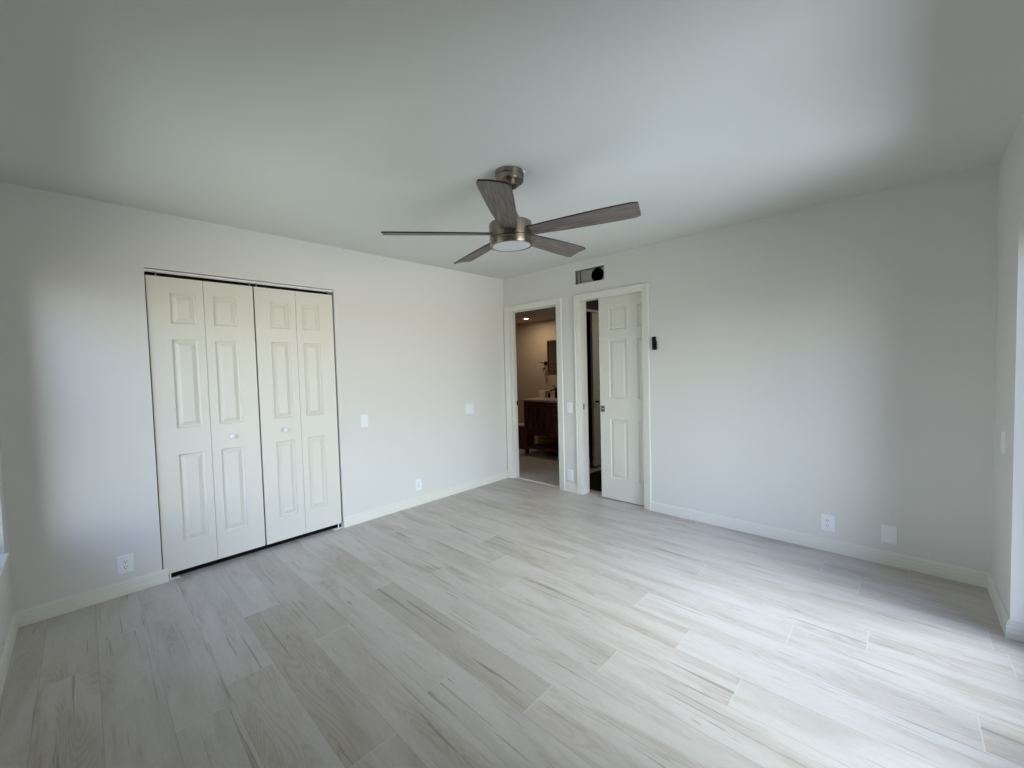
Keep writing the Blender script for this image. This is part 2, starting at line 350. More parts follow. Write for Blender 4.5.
# baseboards
BP = [(0, 0), (0.014, 0), (0.014, 0.030), (0.0125, 0.036), (0.0125, 0.056), (0.010, 0.062), (0.010, 0.074), (0.007, 0.080), (0.0045, 0.088), (0, 0.088)]
def base(name, p0, p1, nrm, label):
    o = MB().prism(BP, p0, p1, nrm).build(name, 'trim'); return struct(o, label, 'baseboard')
base('baseboard_left', (-W, 0, 0), (CX0+0.029, 0, 0), (0, -1, 0), 'cream stepped baseboard left of the closet')
base('baseboard_left', (CX1-0.002, 0, 0), (-0.0, 0, 0), (0, -1, 0), 'cream stepped baseboard right of the closet')
base('baseboard_right', (0, -L, 0), (0, -1.8605, 0), (-1, 0, 0), 'cream stepped baseboard along the right wall')
base('baseboard_right', (0, -1.040, 0), (0, -0.876, 0), (-1, 0, 0), 'short cream baseboard between the two doorways')
base('baseboard_far_left', (-W, -L, 0), (-W, 0, 0), (1, 0, 0), 'cream baseboard on the window wall')
b1 = MB(); rows = [[Vector((x, y, 0)) + Vector(nr)*o + Vector((0, 0, z)) for o, z in BP] for (x, y), nr in (((0, -L), (0, 1, 0)), ((SL_X1-0.003, -L), (-1, 1, 0)), ((SL_X1-0.003, -L-0.105), (-1, 0, 0)))]
for j in (0, 1):
    for k in range(len(BP)): b1.quad([rows[j][k], rows[j][(k+1) % len(BP)], rows[j+1][(k+1) % len(BP)], rows[j+1][k]])
b1.quad(rows[0]); b1.quad(rows[2])
struct(MB().box((SL_X1-0.003, -L-0.12, 0), (SL_X1+0.001, -L-0.0005, SL_Z)).build('trim_6', 'reveal'), 'added liner, whitened to brighten the sliding door reveal', 'reveal')  # thin liner added to brighten the reveal through its colour
struct(b1.build('baseboard_far_right', 'trim'), 'cream baseboard wrapping into the bright reveal', 'baseboard')
base('baseboard_far_right', (-W, -L, 0), (SL_X0, -L, 0), (0, 1, 0), 'cream baseboard behind the viewer')

# ---------------------------------------------------------------- door casings and jambs
def casing_set(name, yl, yr, yi_l, yi_r, zo, zi, label, jambs):
    """profiled casing round a doorway on the plane x=0"""
    r = thing(name, label, 'door frame', (0, (yl+yr)/2, 0), kind='structure')
    def strip(prof):   # mitred U-shaped run: prof = list of (k 0..1 outer->inner, out)
        mb = MB(); path = []
        for k, o in prof:
            a = (yl+(yi_l-yl)*k, yr+(yi_r-yr)*k, zo+(zi-zo)*k)
            path.append([(-o, a[0], 0), (-o, a[0], a[2]), (-o, a[1], a[2]), (-o, a[1], 0)])
        for j in range(len(path)-1):
            for s in range(3): mb.quad([path[j][s], path[j][s+1], path[j+1][s+1], path[j+1][s]])
        for e in (0, 3): mb.quad([path[j][e] for j in range(len(path))])
        return mb
    strip([(0, 0), (0, 0.013), (0.04, 0.017), (0.22, 0.017), (0.27, 0.013), (0.62, 0.012), (0.70, 0.009), (0.93, 0.008), (1.0, 0.005), (1.0, 0)]).build('casing', 'trim', r)
    return r
r1 = casing_set('trim_1', -0.012, -0.876, -0.079, -0.806, 2.1025, 2.0405, 'cream casing and jambs of the bathroom doorway', None)
jb = MB(); jb.box((-0.004, D1[1]-0.002, 0), (TW+0.004, D1[1]+0.012, 2.045)); jb.box((-0.004, D1[0]-0.012, 0), (TW+0.004, D1[0]+0.002, 2.045)); jb.box((-0.004, D1[0], 2.039), (TW+0.004, D1[1], 2.057))
jb.build('jamb', 'trim', r1)
st = MB(); st.box((0.045, D1[1]-0.012, 0), (0.085, D1[1]-0.002, 2.039)); st.box((0.045, D1[0]+0.002, 0), (0.085, D1[0]+0.012, 2.039)); st.box((0.045, D1[0]+.012, 2.029), (0.085, D1[1]-.012, 2.039))
st.build('door_stop', 'trim', r1, 0.001)
MB().box((0.088, D1[1]-0.007, 0.895), (0.115, D1[1]-0.002, 0.948)).build('strike_plate', 'black', r1, 0.001)
r2_ = casing_set('trim_2', -1.040, -1.8605, -1.106, -1.800, 2.1025, 2.0405, 'cream casing and split jambs of the pocket doorway', None)
jb = MB(); jb.box((-0.004, D2[1]-0.002, 0), (TW+0.004, D2[1]+0.012, 2.045))
jb.box((-0.004, D2[0]-0.001, 0), (0.036, D2[0]+0.010, 2.040)); jb.box((0.087, D2[0]-0.001, 0), (TW+0.004, D2[0]+0.010, 2.040))
jb.box((-0.004, D2[0], 2.039), (0.036, D2[1], 2.057)); jb.box((0.087, D2[0], 2.039), (TW+0.004, D2[1], 2.057)); jb.build('jamb', 'trim', r2_)
sp = MB(); sp.box((0.020, D2[1]-0.005, 0.905), (0.042, D2[1]-0.002, 0.962)); sp.build('strike_plate', 'steel', r2_, 0.001)
sp = MB(); sp.box((0.025, D2[1]-0.0058, 0.94), (0.037, D2[1]-0.0048, 0.955)); sp.box((0.025, D2[1]-0.0058, 0.912), (0.037, D2[1]-0.0048, 0.927)); sp.build('strike_hole', 'black', r2_)
# threshold strip of the bathroom doorway
struct(MB().prism([(0, 0), (0.03, 0), (0.026, 0.005), (0.004, 0.005)], (0.075, D1[0]+0.002, 0), (0.075, D1[1]-0.002, 0), (-1, 0, 0)).build('trim_3', 'trim'), 'thin pale threshold strip across the bathroom doorway', 'threshold')

# ---------------------------------------------------------------- panelled door leaves
RINGS = [(0.0, 0.0), (0.002, 0.006), (0.008, 0.0125), (0.012, 0.0125), (0.036, 0.003), (0.038, 0.002)]
def leaf(w, h, t, panels, X):
    """X(u, d, z) -> world; d = depth behind the front face"""
    us = sorted({0, w} | {p[0] for p in panels} | {p[1] for p in panels}); zs = sorted({0, h} | {p[2] for p in panels} | {p[3] for p in panels})
    mb = MB()
    for side in (0, 1):
        D = (lambda d: d) if side == 0 else (lambda d: t-d)
        for i in range(len(us)-1):
            for j in range(len(zs)-1):
                a, b_, c, d = us[i], us[i+1], zs[j], zs[j+1]
                hit = [p for p in panels if p[0]-1e-6 <= a and b_ <= p[1]+1e-6 and p[2]-1e-6 <= c and d <= p[3]+1e-6]
                if not hit: mb.quad([X(a,D(0),c), X(b_,D(0),c), X(b_,D(0),d), X(a,D(0),d)])
        for a, b_, c, d in panels:
            R = [[X(a+i_, D(q), c+i_), X(b_-i_, D(q), c+i_), X(b_-i_, D(q), d-i_), X(a+i_, D(q), d-i_)] for i_, q in RINGS]
            for k in range(len(R)-1):
                for s in range(4): mb.quad([R[k][s], R[k][(s+1) % 4], R[k+1][(s+1) % 4], R[k+1][s]])
            mb.quad(R[-1])
    c0 = [(0, 0), (w, 0), (w, h), (0, h)]
    for s in range(4):
        p, q = c0[s], c0[(s+1) % 4]; mb.quad([X(p[0],0,p[1]), X(q[0],0,q[1]), X(q[0],t,q[1]), X(p[0],t,p[1])])
    return mb
ZR = [(0.230, 0.832), (1.012, 1.612), (1.718, 1.921)]
Z0, HL = 0.042, 1.984
def closet_pair(name, xa, xm, xb, pa, pb, knob_leaf, kx, label):
    r = thing(name, label, 'door', ((xa+xb)/2, 0.02, 0), kind='structure'); yf = 0.012
    r['group'] = 'bifold closet doors'
    out = []
    for (x0, x1, (p0, p1), lab) in ((xa, xm-0.0012, pa, 0), (xm+0.0012, xb, pb, 1)):
        mb = leaf(x1-x0, HL, 0.032, [(p0-x0, p1-x0, z0-Z0, z1-Z0) for z0, z1 in ZR], lambda u, d, z, x0=x0: (x0+u, yf+d, Z0+z))
        o = merge(mb.build('door_leaf', 'door', r)); out.append(o)
    k = MB(); k.lathe([(0.014, 0), (0.013, 0.003), (0.007, 0.006), (0.0075, 0.012), (0.018, 0.017), (0.0205, 0.023), (0.019, 0.028), (0.013, 0.032), (0.003, 0.0335)], 28, Matrix.Translation((kx, yf, 0.918)) @ Matrix.Rotation(math.pi/2, 4, 'X'))
    k.build('knob', 'plastic', out[knob_leaf])
    return r
closet_pair('door_1', -3.2870, -2.988, -2.6845, (-3.174, -3.032), (-2.935, -2.793), 1, -2.865, 'white bifold closet door pair nearer the left wall outlet')
closet_pair('door_2', -2.6745, -2.386, -2.090, (-2.576, -2.440), (-2.341, -2.203), 0, -2.510, 'white bifold closet door pair nearer the light switch')
# track: white channel
tr = MB(); tr.box((CX0+0.002, 0.004, 2.053), (CX1-0.002, 0.009, 2.0685)); tr.box((CX0+0.002, 0.004, 2.0645), (CX1-0.002, 0.044, 2.0685)); tr.box((CX0+0.002, 0.040, 2.053), (CX1-0.002, 0.044, 2.0685))
t_ = thing('trim_4', 'white metal closet track above the bifold doors', 'track', (CX0, 0.02, 2.05), kind='structure')
tr.build('channel', 'white_metal', t_)
for x in (-3.235, -2.70, -2.655, -2.12): MB().cyl((x, 0.027, 2.024), (x, 0.027, 2.066), 0.004, 10).build('pivot_pin', 'steel', t_)
for x0, s, lab in ((CX0+0.004, 1, 'small steel pivot bracket on the floor at the left of the closet'), (CX1-0.004, -1, 'small steel pivot bracket on the floor at the right of the closet')):
    p = thing('pivot_bracket', lab, 'bracket', (x0, 0.02, 0.0))
    MB().box((x0, 0.000, 0.001), (x0+s*0.085, 0.030, 0.006)).box((x0, 0.000, 0.001), (x0+s*0.004, 0.030, 0.040)).build('plate', 'white_metal', p)
    MB().cyl((x0+s*0.035, 0.018, 0.004), (x0+s*0.035, 0.018, 0.042), 0.005, 12).build('pin', 'white_metal', p)
# closet interior
ci = MB(); ci.box((CX0-0.35, 0.70, 0), (CX1+0.35, 0.76, H)); ci.box((CX0-0.40, TW, 0), (CX0-0.35, 0.76, H)); ci.box((CX1+0.35, TW, 0), (CX1+0.40, 0.76, H))
struct(ci.build('wall_closet', 'dark_room'), 'inner walls of the bifold closet', 'wall')

struct(MB().box((CX0-0.35, 0.050, 0.0), (CX1+0.35, 0.70, 0.006)).build('floor_shade_slab', 'shade_tone'), 'dark slab standing in for shade under the bifold doors', 'floor')  # dark slab paints the shade seen in the gap below the doors

# pocket door
LY0, LY1 = -1.305, -2.025
pd = thing('door_3', 'cream six-panel pocket door half pulled out of the wall', 'door', (0.062, -1.66, 0), kind='structure')
pc = [(0.110, 0.303), (0.412, 0.605)]
lf = merge(leaf(0.715, 2.037, 0.035, [(a, b_, z0-0.008, z1-0.008) for a, b_ in pc for z0, z1 in [(0.221, 0.820), (1.030, 1.611), (1.713, 1.932)]], lambda u, d, z: (0.045+d, LY0-u, 0.008+z)).build('door_leaf', 'door', pd))
pl = MB(); pl.box((0.0425, LY0+0.001, 0.887), (0.047, LY0-0.052, 0.954)); pl.build('pull_plate', 'steel', lf, 0.001)
pl = MB(); pl.box((0.0415, LY0-0.012, 0.925), (0.0428, LY0-0.040, 0.945)); pl.box((0.0415, LY0-0.012, 0.893), (0.0428, LY0-0.040, 0.915)); pl.box((0.0415, LY0-0.044, 0.893), (0.0428, LY0-0.050, 0.948)); pl.build('finger_recess', 'plastic_grey', lf)
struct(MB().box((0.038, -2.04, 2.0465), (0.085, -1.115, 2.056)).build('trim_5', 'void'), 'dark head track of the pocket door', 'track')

# ---------------------------------------------------------------- return-air opening with duct
vt = thing('vent_opening', 'bare rectangular vent hole in the wall showing grey duct board and a black round duct', 'vent', (0.05, -1.23, 2.28))
y0, y1, z0, z1 = VENT
bx = MB()
for a, b_ in (((0.004, y0, z0-0.004), (0.085, y1, z0+0.001)), ((0.004, y0, z1-0.001), (0.085, y1, z1+0.004)), ((0.004, y0-0.004, z0), (0.085, y0+0.001, z1)), ((0.004, y1-0.001, z0), (0.085, y1+0.004, z1))): bx.box(a, b_)
bx.build('metal_sleeve', 'steel', vt)
# back board with a round hole
cy_, cz_, rr = -1.297, 2.281, 0.070
bb = MB(); n = 48; X = 0.052
def clampb(a):
    dx, dz = math.cos(a), math.sin(a); ts = []
    for lim, c_, d_ in ((y0, cy_, dx), (-1.096, cy_, dx)):
        if abs(d_) > 1e-6 and (lim-c_)/d_ > 0: ts.append((lim-c_)/d_)
    for lim in (z0, z1):
        if abs(dz) > 1e-6 and (lim-cz_)/dz > 0: ts.append((lim-cz_)/dz)
    t = min(ts); return (X, cy_+dx*t, cz_+dz*t)
angs = sorted([2*math.pi*k/n for k in range(n)] + [math.atan2(zz-cz_, yy-cy_) % (2*math.pi) for yy in (y0, -1.096) for zz in (z0, z1)])
rr_ = min(rr, 0.0685)
for k in range(len(angs)):
    a, b_ = angs[k], angs[(k+1) % len(angs)]
    pa, pb_ = (X, cy_+rr_*math.cos(a), cz_+rr_*math.sin(a)), (X, cy_+rr_*math.cos(b_), cz_+rr_*math.sin(b_))
    bb.quad([pa, pb_, clampb(b_), clampb(a)])
bb.build('duct_board', 'duct', vt)
MB().box((0.050, -1.096, z0), (0.10, -1.090, z1)).build('divider', 'void', vt)
MB().box((0.040, -1.090, z0), (0.046, y1, z1)).build('side_board', 'duct', vt)
du = MB(); mt = Matrix.Translation((0.045, cy_, cz_)) @ Matrix.Rotation(math.pi/2, 4, 'Y')
du.lathe([(0.0685, 0), (0.0685, 0.35)], 48, mt, caps=False); du.lathe([(0.001, 0.35), (0.0685, 0.351)], 48, mt, caps=False); du.build('round_duct', 'void', vt)

# ---------------------------------------------------------------- wall plates
def frame_of(face, u, z):
    """local (a right, b up, c out) -> world for a plate centred at (u, z) on one of the walls"""
    if face == 'left': return lambda a, b_, c: (u+a, -c, z+b_)
    if face == 'right': return lambda a, b_, c: (-c, u-a, z+b_)
    return lambda a, b_, c: (u-a, -L+c, z+b_)
def pbox(mb, F, a0, a1, b0, b1, c0, c1): return mb.box(F(a0, b0, c0), F(a1, b1, c1))
def plate_body(root, F, w, h):
    mb = MB(); i = [(0, 0.0), (0, 0.002), (0.003, 0.0052), (0.004, 0.0055)]
    R = [[F(-w/2+k, -h/2+k, c), F(w/2-k, -h/2+k, c), F(w/2-k, h/2-k, c), F(-w/2+k, h/2-k, c)] for k, c in i]
    for k in range(len(R)-1):
        for s in range(4): mb.quad([R[k][s], R[k][(s+1) % 4], R[k+1][(s+1) % 4], R[k+1][s]])
    mb.quad(R[-1]); return merge(mb.build('plate', 'plastic', root))
def screw(root, F, b_):
    p0, p1 = Vector(F(0, b_, 0.0050)), Vector(F(0, b_, 0.0064)); MB().cyl(p0, p1, 0.003, 12).build('screw', 'white_metal', root)
def outlet(face, u, z, label, w=0.078, h=0.116):
    F = frame_of(face, u, z); r = thing('electrical_outlet', label, 'outlet', F(0, 0, 0), 'white wall outlets')
    plate_body(r, F, w, h)
    rc = pbox(MB(), F, -0.0165, 0.0165, -0.0335, 0.0335, 0.005, 0.0072).build('receptacle', 'plastic', r, 0.0008)
    s = MB()
    for b_ in (0.017, -0.017):
        pbox(s, F, -0.0078, -0.0052, b_-0.001, b_+0.008, 0.007, 0.0076); pbox(s, F, 0.0052, 0.0078, b_, b_+0.007, 0.007, 0.0076)
        s.cyl(F(0, b_-0.0085, 0.0070), F(0, b_-0.0085, 0.0076), 0.0028, 10)
    s.build('slots', 'plastic_grey', rc)
    for b_ in (0.048, -0.048): screw(r, F, b_)
def switch(face, u, z, label, gangs=1, h=0.116):
    F = frame_of(face, u, z); w = 0.072 if gangs == 1 else 0.118
    r = thing('light_switch', label, 'switch', F(0, 0, 0), 'white rocker switches'); plate_body(r, F, w, h)
    for g_ in range(gangs):
        o = 0 if gangs == 1 else (-0.023+0.046*g_)
        pbox(MB(), F, o-0.0175, o+0.0175, -0.0345, 0.0345, 0.0050, 0.0062).build('rocker_frame', 'white_metal', r)
        mb = MB(); a0, a1 = o-0.015, o+0.015
        prof = [(-0.032, 0.0062), (-0.032, 0.0115), (0.0, 0.0080), (0.032, 0.0070), (0.032, 0.0062)]
        A = [F(a0, b_, c) for b_, c in prof]; B = [F(a1, b_, c) for b_, c in prof]
        for k in range(5): mb.quad([A[k], A[(k+1) % 5], B[(k+1) % 5], B[k]])
        mb.quad(A); mb.quad(B); mb.build('rocker', 'plastic', r)
def blank(face, u, z, label, w=0.078, h=0.116):
    F = frame_of(face, u, z); r = thing('blank_plate', label, 'cover plate', F(0, 0, 0), 'blank cover plates')
    plate_body(r, F, w, h)
    for b_ in (0.042, -0.042): screw(r, F, b_)
outlet('left', -3.467, 0.190, 'white duplex outlet on the grey wall left of the closet doors')
switch('left', -1.850, 0.916, 'single white light switch just right of the closet doors')
switch('left', -0.592, 0.911, 'double white light switch on the closet wall near the room corner', 2)
outlet('left', -1.302, 0.205, 'white duplex outlet low on the wall right of the closet', 0.072)
switch('right', -0.955, 0.911, 'white light switch between the two doorways')
blank('right', -0.940, 0.182, 'white blank plate low between the two doorways')
outlet('right', -3.168, 0.202, 'white duplex outlet low on the right wall', 0.080)
blank('right', -3.489, 0.202, 'white blank plate low near the right corner, right of the outlet', 0.080)
switch('far_right', -0.330, 0.910, 'white light switch on the shaded strip beside the bright reveal')
# fan remote in its cradle
F = frame_of('right', -1.912, 1.549)
rm = thing('fan_remote', 'slim black fan remote in its wall cradle right of the pocket door', 'remote control', F(0, 0, 0))
pbox(MB(), F, -0.021, 0.021, -0.058, 0.020, 0, 0.010).build('cradle', 'black', rm, 0.004)
hb = pbox(MB(), F, -0.018, 0.018, -0.052, 0.060, 0.008, 0.024).build('handset', 'black', rm, 0.005)
bt = MB(); bt.cyl(F(0.012, -0.030, 0.020), F(0.012, -0.030, 0.030), 0.015, 24); bt.build('dial', 'black', hb)

# ---------------------------------------------------------------- ceiling fan
FX, FY, FZ = -1.9252, -1.9598, 2.1039
fan = thing('ceiling_fan', 'brushed nickel ceiling fan with five weathered grey wooden blades and a round light', 'ceiling fan', (FX, FY, H))
nz = Vector((-0.0394, 0.0083, 1)).normalized(); xx = Vector((1, 0, 0.0394)).normalized(); yy = nz.cross(xx)
TILT = Matrix.Translation((FX, FY, FZ)) @ Matrix((xx, yy, nz)).transposed().to_4x4()
UP = Matrix.Translation((FX, FY, 0))
MB().lathe([(0.044, 2.361), (0.048, 2.364), (0.048, 2.383), (0.074, 2.386), (0.0765, 2.389), (0.0765, 2.412), (0.074, 2.4135), (0.074, 2.4155), (0.079, 2.417), (0.079, 2.4365), (0.076, 2.4395)], 64, UP).build('canopy', 'nickel', fan)
MB().lathe([(0.028, 2.353), (0.036, 2.356), (0.036, 2.362)], 32, UP).build('canopy_trim', 'nickel_dark', fan)
MB().lathe([(0.013, 0.10), (0.013, 0.262)], 24, TILT).build('downrod', 'nickel_dark', fan)
MB().lathe([(0.060, 0.055), (0.057, 0.078), (0.048, 0.100), (0.036, 0.128), (0.030, 0.160), (0.027, 0.172), (0.014, 0.176)], 40, TILT).build('coupling_cover', 'nickel', fan)
MB().lathe([(0.117, -0.026), (0.119, -0.024), (0.119, 0.050), (0.116, 0.056), (0.100, 0.060), (0.052, 0.062)], 80, TILT).build('motor_housing', 'nickel', fan)
MB().lathe([(0.108, -0.067), (0.117, -0.067), (0.118, -0.065), (0.118, -0.038), (0.1205, -0.036), (0.1205, -0.030), (0.116, -0.028)], 80, TILT).build('light_ring', 'nickel', fan)
MB().lathe([(0.004, -0.0705), (0.05, -0.070), (0.09, -0.069), (0.1075, -0.0665), (0.1075, -0.060)], 56, TILT).build('light_lens', 'lens', fan)
# blades
PIT, PHI = -0.2082, 0.0291
def blade(k):
    a = PHI+k*2*math.pi/5
    d = Vector((math.cos(a), math.sin(a), 0)); t = Vector((-math.sin(a)*math.cos(PIT), math.cos(a)*math.cos(PIT), math.sin(PIT))); nn = d.cross(t)
    N, Q = 22, 8; R0, R1 = 0.088, 0.6868
    def P(i, j, s):
        u = i/N; r = R0+(R1-R0)*u; hw = 0.043+0.0276*math.sin(min(1, u/0.9)*math.pi/2)
        v = -1+2*j/Q
        if u > 0.965: hw -= 0.010*((u-0.965)/0.035)**2
        camber = 0.0045*(1-v*v)
        p = d*r + t*(hw*v) + nn*(camber + s*0.0035)
        return TILT @ p, (r+k*3.1, hw*v+k*1.7)
    top, edge_ = MB(), MB()
    for s in (-1, 1):
        for i in range(N):
            for j in range(Q):
                q = [P(i, j, s), P(i+1, j, s), P(i+1, j+1, s), P(i, j+1, s)]
                top.quad([x[0] for x in q], True, [x[1] for x in q])
    o = merge(top.build('blade', 'blade', fan))
    for i in range(N):
        for j in (0, Q): edge_.quad([P(i, j, -1)[0], P(i+1, j, -1)[0], P(i+1, j, 1)[0], P(i, j, 1)[0]])
    for j in range(Q):
        for i in (0, N): edge_.quad([P(i, j, -1)[0], P(i, j+1, -1)[0], P(i, j+1, 1)[0], P(i, j, 1)[0]])
    tag(edge_.build('blade_edge', 'blade_edge', o), 'black edge banding')
for k in range(5): blade(k)
# white patch beside the canopy
pm = MB().lathe([(0.022, 2.4345), (0.026, 2.4375), (0.026, 2.4395)], 20, Matrix.Translation((FX+0.045, FY-0.045, 0)))
tag(pm.build('mounting_plate', 'plastic', fan), 'white mounting plate peeking past the canopy')

# ---------------------------------------------------------------- window (left edge) and sliding door (right edge)
w1 = thing('window_1', 'white framed window in the left wall', 'window', (-W-0.13, (WIN_Y0+WIN_Y1)/2, WIN_Z0), kind='structure')
def frame_rect(mb, P, u0, u1, z0, z1, wd_, d0, d1):
    for a, b_, c, d in ((u0, u1, z0, z0+wd_), (u0, u1, z1-wd_, z1), (u0, u0+wd_, z0+wd_, z1-wd_), (u1-wd_, u1, z0+wd_, z1-wd_)): mb.box(P(a, c, d0), P(b_, d, d1))
PW_ = lambda u, z, d: (-W-d, u, z)
mb = MB(); frame_rect(mb, PW_, WIN_Y0, WIN_Y1, WIN_Z0, WIN_Z1, 0.045, 0.10, 0.18); mb.box(PW_(WIN_Y0, 1.22, 0.12), PW_(WIN_Y1, 1.26, 0.16)); mb.build('window_frame', 'alu', w1, 0.003)
MB().box(PW_(WIN_Y0+0.045, WIN_Z0+0.045, 0.138), PW_(WIN_Y1-0.045, WIN_Z1-0.045, 0.142)).build('pane', 'glass', w1)
MB().box((-W-0.10, WIN_Y0-0.05, WIN_Z0-0.004), (-W+0.022, WIN_Y1-0.075, WIN_Z0+0.014)).build('window_sill', 'plastic', w1, 0.003)
w2 = thing('door_4', 'white framed sliding glass door in the right wall', 'door', ((SL_X0+SL_X1)/2, -L-0.14, 0), kind='structure')
PS = lambda u, z, d: (u, -L-d, z)
mb = MB(); frame_rect(mb, PS, SL_X0, SL_X1, 0.0, SL_Z, 0.045, 0.11, 0.195); mb.build('door_frame', 'alu', w2, 0.003)
mid = (SL_X0+SL_X1)/2
for a, b_, d in ((SL_X0+0.045, mid+0.03, 0.12), (mid-0.03, SL_X1-0.045, 0.155)):
    mb = MB(); frame_rect(mb, PS, a, b_, 0.045, SL_Z-0.045, 0.055, d, d+0.03); s_ = mb.build('sash', 'alu', w2, 0.002)
    MB().box(PS(a+0.055, 0.1, d+0.013), PS(b_-0.055, SL_Z-0.1, d+0.017)).build('pane', 'glass', s_)
# outside step
struct(MB().box((SL_X0-0.3, -L-1.0, -0.12), (SL_X1+0.3, -L-0.2, -0.02)).build('ground_patio', 'concrete'), 'concrete step outside the sliding door', 'ground')

# ---------------------------------------------------------------- bathroom seen through the left doorway
BX, BZ = 1.80, 2.14
bw = MB(); bw.box((BX, -0.25, 0), (BX+0.1, 1.80, H)); bw.box((TW, 1.70, 0), (BX, 1.80, H))
struct(bw.build('wall_bathroom', 'bath_wall'), 'beige bathroom walls beyond the left doorway', 'wall')
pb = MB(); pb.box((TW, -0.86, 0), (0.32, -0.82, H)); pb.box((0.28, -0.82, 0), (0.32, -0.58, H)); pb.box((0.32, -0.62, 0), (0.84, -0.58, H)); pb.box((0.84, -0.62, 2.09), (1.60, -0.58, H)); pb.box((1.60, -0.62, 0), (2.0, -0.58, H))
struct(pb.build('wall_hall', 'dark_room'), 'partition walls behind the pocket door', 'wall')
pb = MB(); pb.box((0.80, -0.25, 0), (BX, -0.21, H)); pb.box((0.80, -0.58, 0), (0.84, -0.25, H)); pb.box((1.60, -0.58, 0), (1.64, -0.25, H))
struct(pb.build('wall_hall_closet', 'shade_tone'), 'inside of the small hall closet, coloured dark for its shade', 'wall')  # walls coloured dark so the closet stays in shade
hl = thing('added_fill_lamp', 'added unseen fill lamp on the hall ceiling behind the pocket door', 'ceiling light', (1.35, -1.75, H))  # unseen lamp, added to brighten the inner door
MB().lathe([(0.06, H-0.03), (0.075, H-0.02), (0.08, H-0.0005)], 28, Matrix.Translation((1.35, -1.75, 0))).build('fill_lamp_body', 'plastic', hl)
area('hall_fill', (1.35, -1.75, H-0.035), (0, 0, 0), 0.12, 0.12, False, 6.5, (1.0, 0.86, 0.70), 'DISK')  # fill light for the inner door, no visible source
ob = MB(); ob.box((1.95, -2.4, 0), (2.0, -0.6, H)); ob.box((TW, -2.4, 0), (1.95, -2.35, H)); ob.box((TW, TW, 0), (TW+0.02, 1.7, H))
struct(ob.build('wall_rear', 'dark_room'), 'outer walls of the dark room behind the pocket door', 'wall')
struct(MB().box((TW, -0.60, BZ), (BX, 1.70, BZ+0.05)).build('ceiling_bathroom', 'bath_ceiling'), 'lower bathroom ceiling', 'ceiling')
rl = thing('recessed_light', 'lit round recessed downlight in the bathroom ceiling', 'ceiling light', (1.32, 0.80, BZ))
MB().lathe([(0.038, BZ-0.006), (0.056, BZ-0.005), (0.058, BZ-0.0005), (0.038, BZ-0.0005)], 32, Matrix.Translation((1.32, 0.80, 0)), caps=False).build('trim_ring', 'plastic', rl)
MB().lathe([(0.001, BZ-0.004), (0.038, BZ-0.004), (0.038, BZ-0.001)], 32, Matrix.Translation((1.32, 0.80, 0))).build('lit_lens', 'lit', rl)
area('recessed_light_lamp', (1.32, 0.80, BZ-0.012), (0, 0, 0), 0.10, 0.10, False, 4.8, (1.0, 0.80, 0.60), 'DISK')

# vanity: front face at x=1.17, against the wall x=BX
VX, VY0, VY1, VZ = 1.17, -0.10, 0.765, 0.862
va = thing('bathroom_vanity', 'dark reddish-brown bathroom vanity with open bottom shelf and pale stone top', 'vanity', (1.45, 0.33, 0))
MB().box((VX-0.02, VY0-0.02, VZ-0.028), (BX, VY1+0.03, VZ)).build('countertop', 'quartz', va, 0.004)
MB().box((VX+0.018, VY0, 0.31), (BX-0.01, VY1-0.006, VZ-0.028)).build('cabinet_body', 'walnut', va)
for (x, y) in ((VX, VY1), (VX, VY0), (BX-0.06, VY1), (BX-0.06, VY0)):
    s = -1 if y == VY1 else 1
    MB().box((x, y, 0), (x+0.05, y+s*0.05, VZ-0.028)).build('leg', 'walnut', va, 0.003)
MB().box((VX+0.006, VY0+0.05, 0.79), (VX+0.02, VY1-0.05, 0.834)).box((VX+0.006, VY0+0.05, 0.31), (VX+0.02, VY1-0.05, 0.345)).box((VX+0.006, 0.190, 0.345), (VX+0.02, 0.215, 0.79)).build('face_frame', 'walnut', va, 0.002)
MB().box((VX+0.01, VY0+0.05, 0.105), (BX-0.06, VY1-0.05, 0.130)).box((VX+0.004, VY0+0.05, 0.09), (VX+0.03, VY1-0.05, 0.135)).build('shelf', 'walnut', va, 0.002)
def vdoor(ya, yb, hy):
    o = merge(leaf(ya-yb, 0.440, 0.018, [(0.045, ya-yb-0.045, 0.05, 0.39)], lambda u, d, z: (VX+d, ya-u, 0.348+z)).build('door', 'walnut', va))
    MB().tube([(VX+0.002, hy, 0.60), (VX-0.022, hy, 0.603), (VX-0.026, hy, 0.62), (VX-0.026, hy, 0.71), (VX-0.022, hy, 0.727), (VX+0.002, hy, 0.73)], 0.0045, 8).build('handle', 'bronze', o)
vdoor(0.712, 0.468, 0.49); vdoor(0.464, 0.218, 0.444)
for z0_, z1_ in ((0.348, 0.490), (0.494, 0.640), (0.644, 0.788)):
    o = MB().box((VX, -0.048, z0_), (VX+0.018, 0.188, z1_)).build('drawer', 'walnut', va, 0.003)
    MB().lathe([(0.006, 0), (0.006, 0.012), (0.013, 0.018), (0.012, 0.024), (0.004, 0.027)], 16, Matrix.Translation((VX, 0.07, (z0_+z1_)/2)) @ Matrix.Rotation(-math.pi/2, 4, 'Y')).build('knob', 'bronze', o)
# folded towel on the vanity shelf
tw = thing('folded_towel', 'ochre folded towel on the open vanity shelf', 'towel', (1.5, 0.60, 0.13))
for i in range(3): MB().box((1.36, 0.45, 0.131+i*0.05), (1.66, 0.66, 0.178+i*0.05)).build('fold', 'towel', tw, 0.02, seg=3)
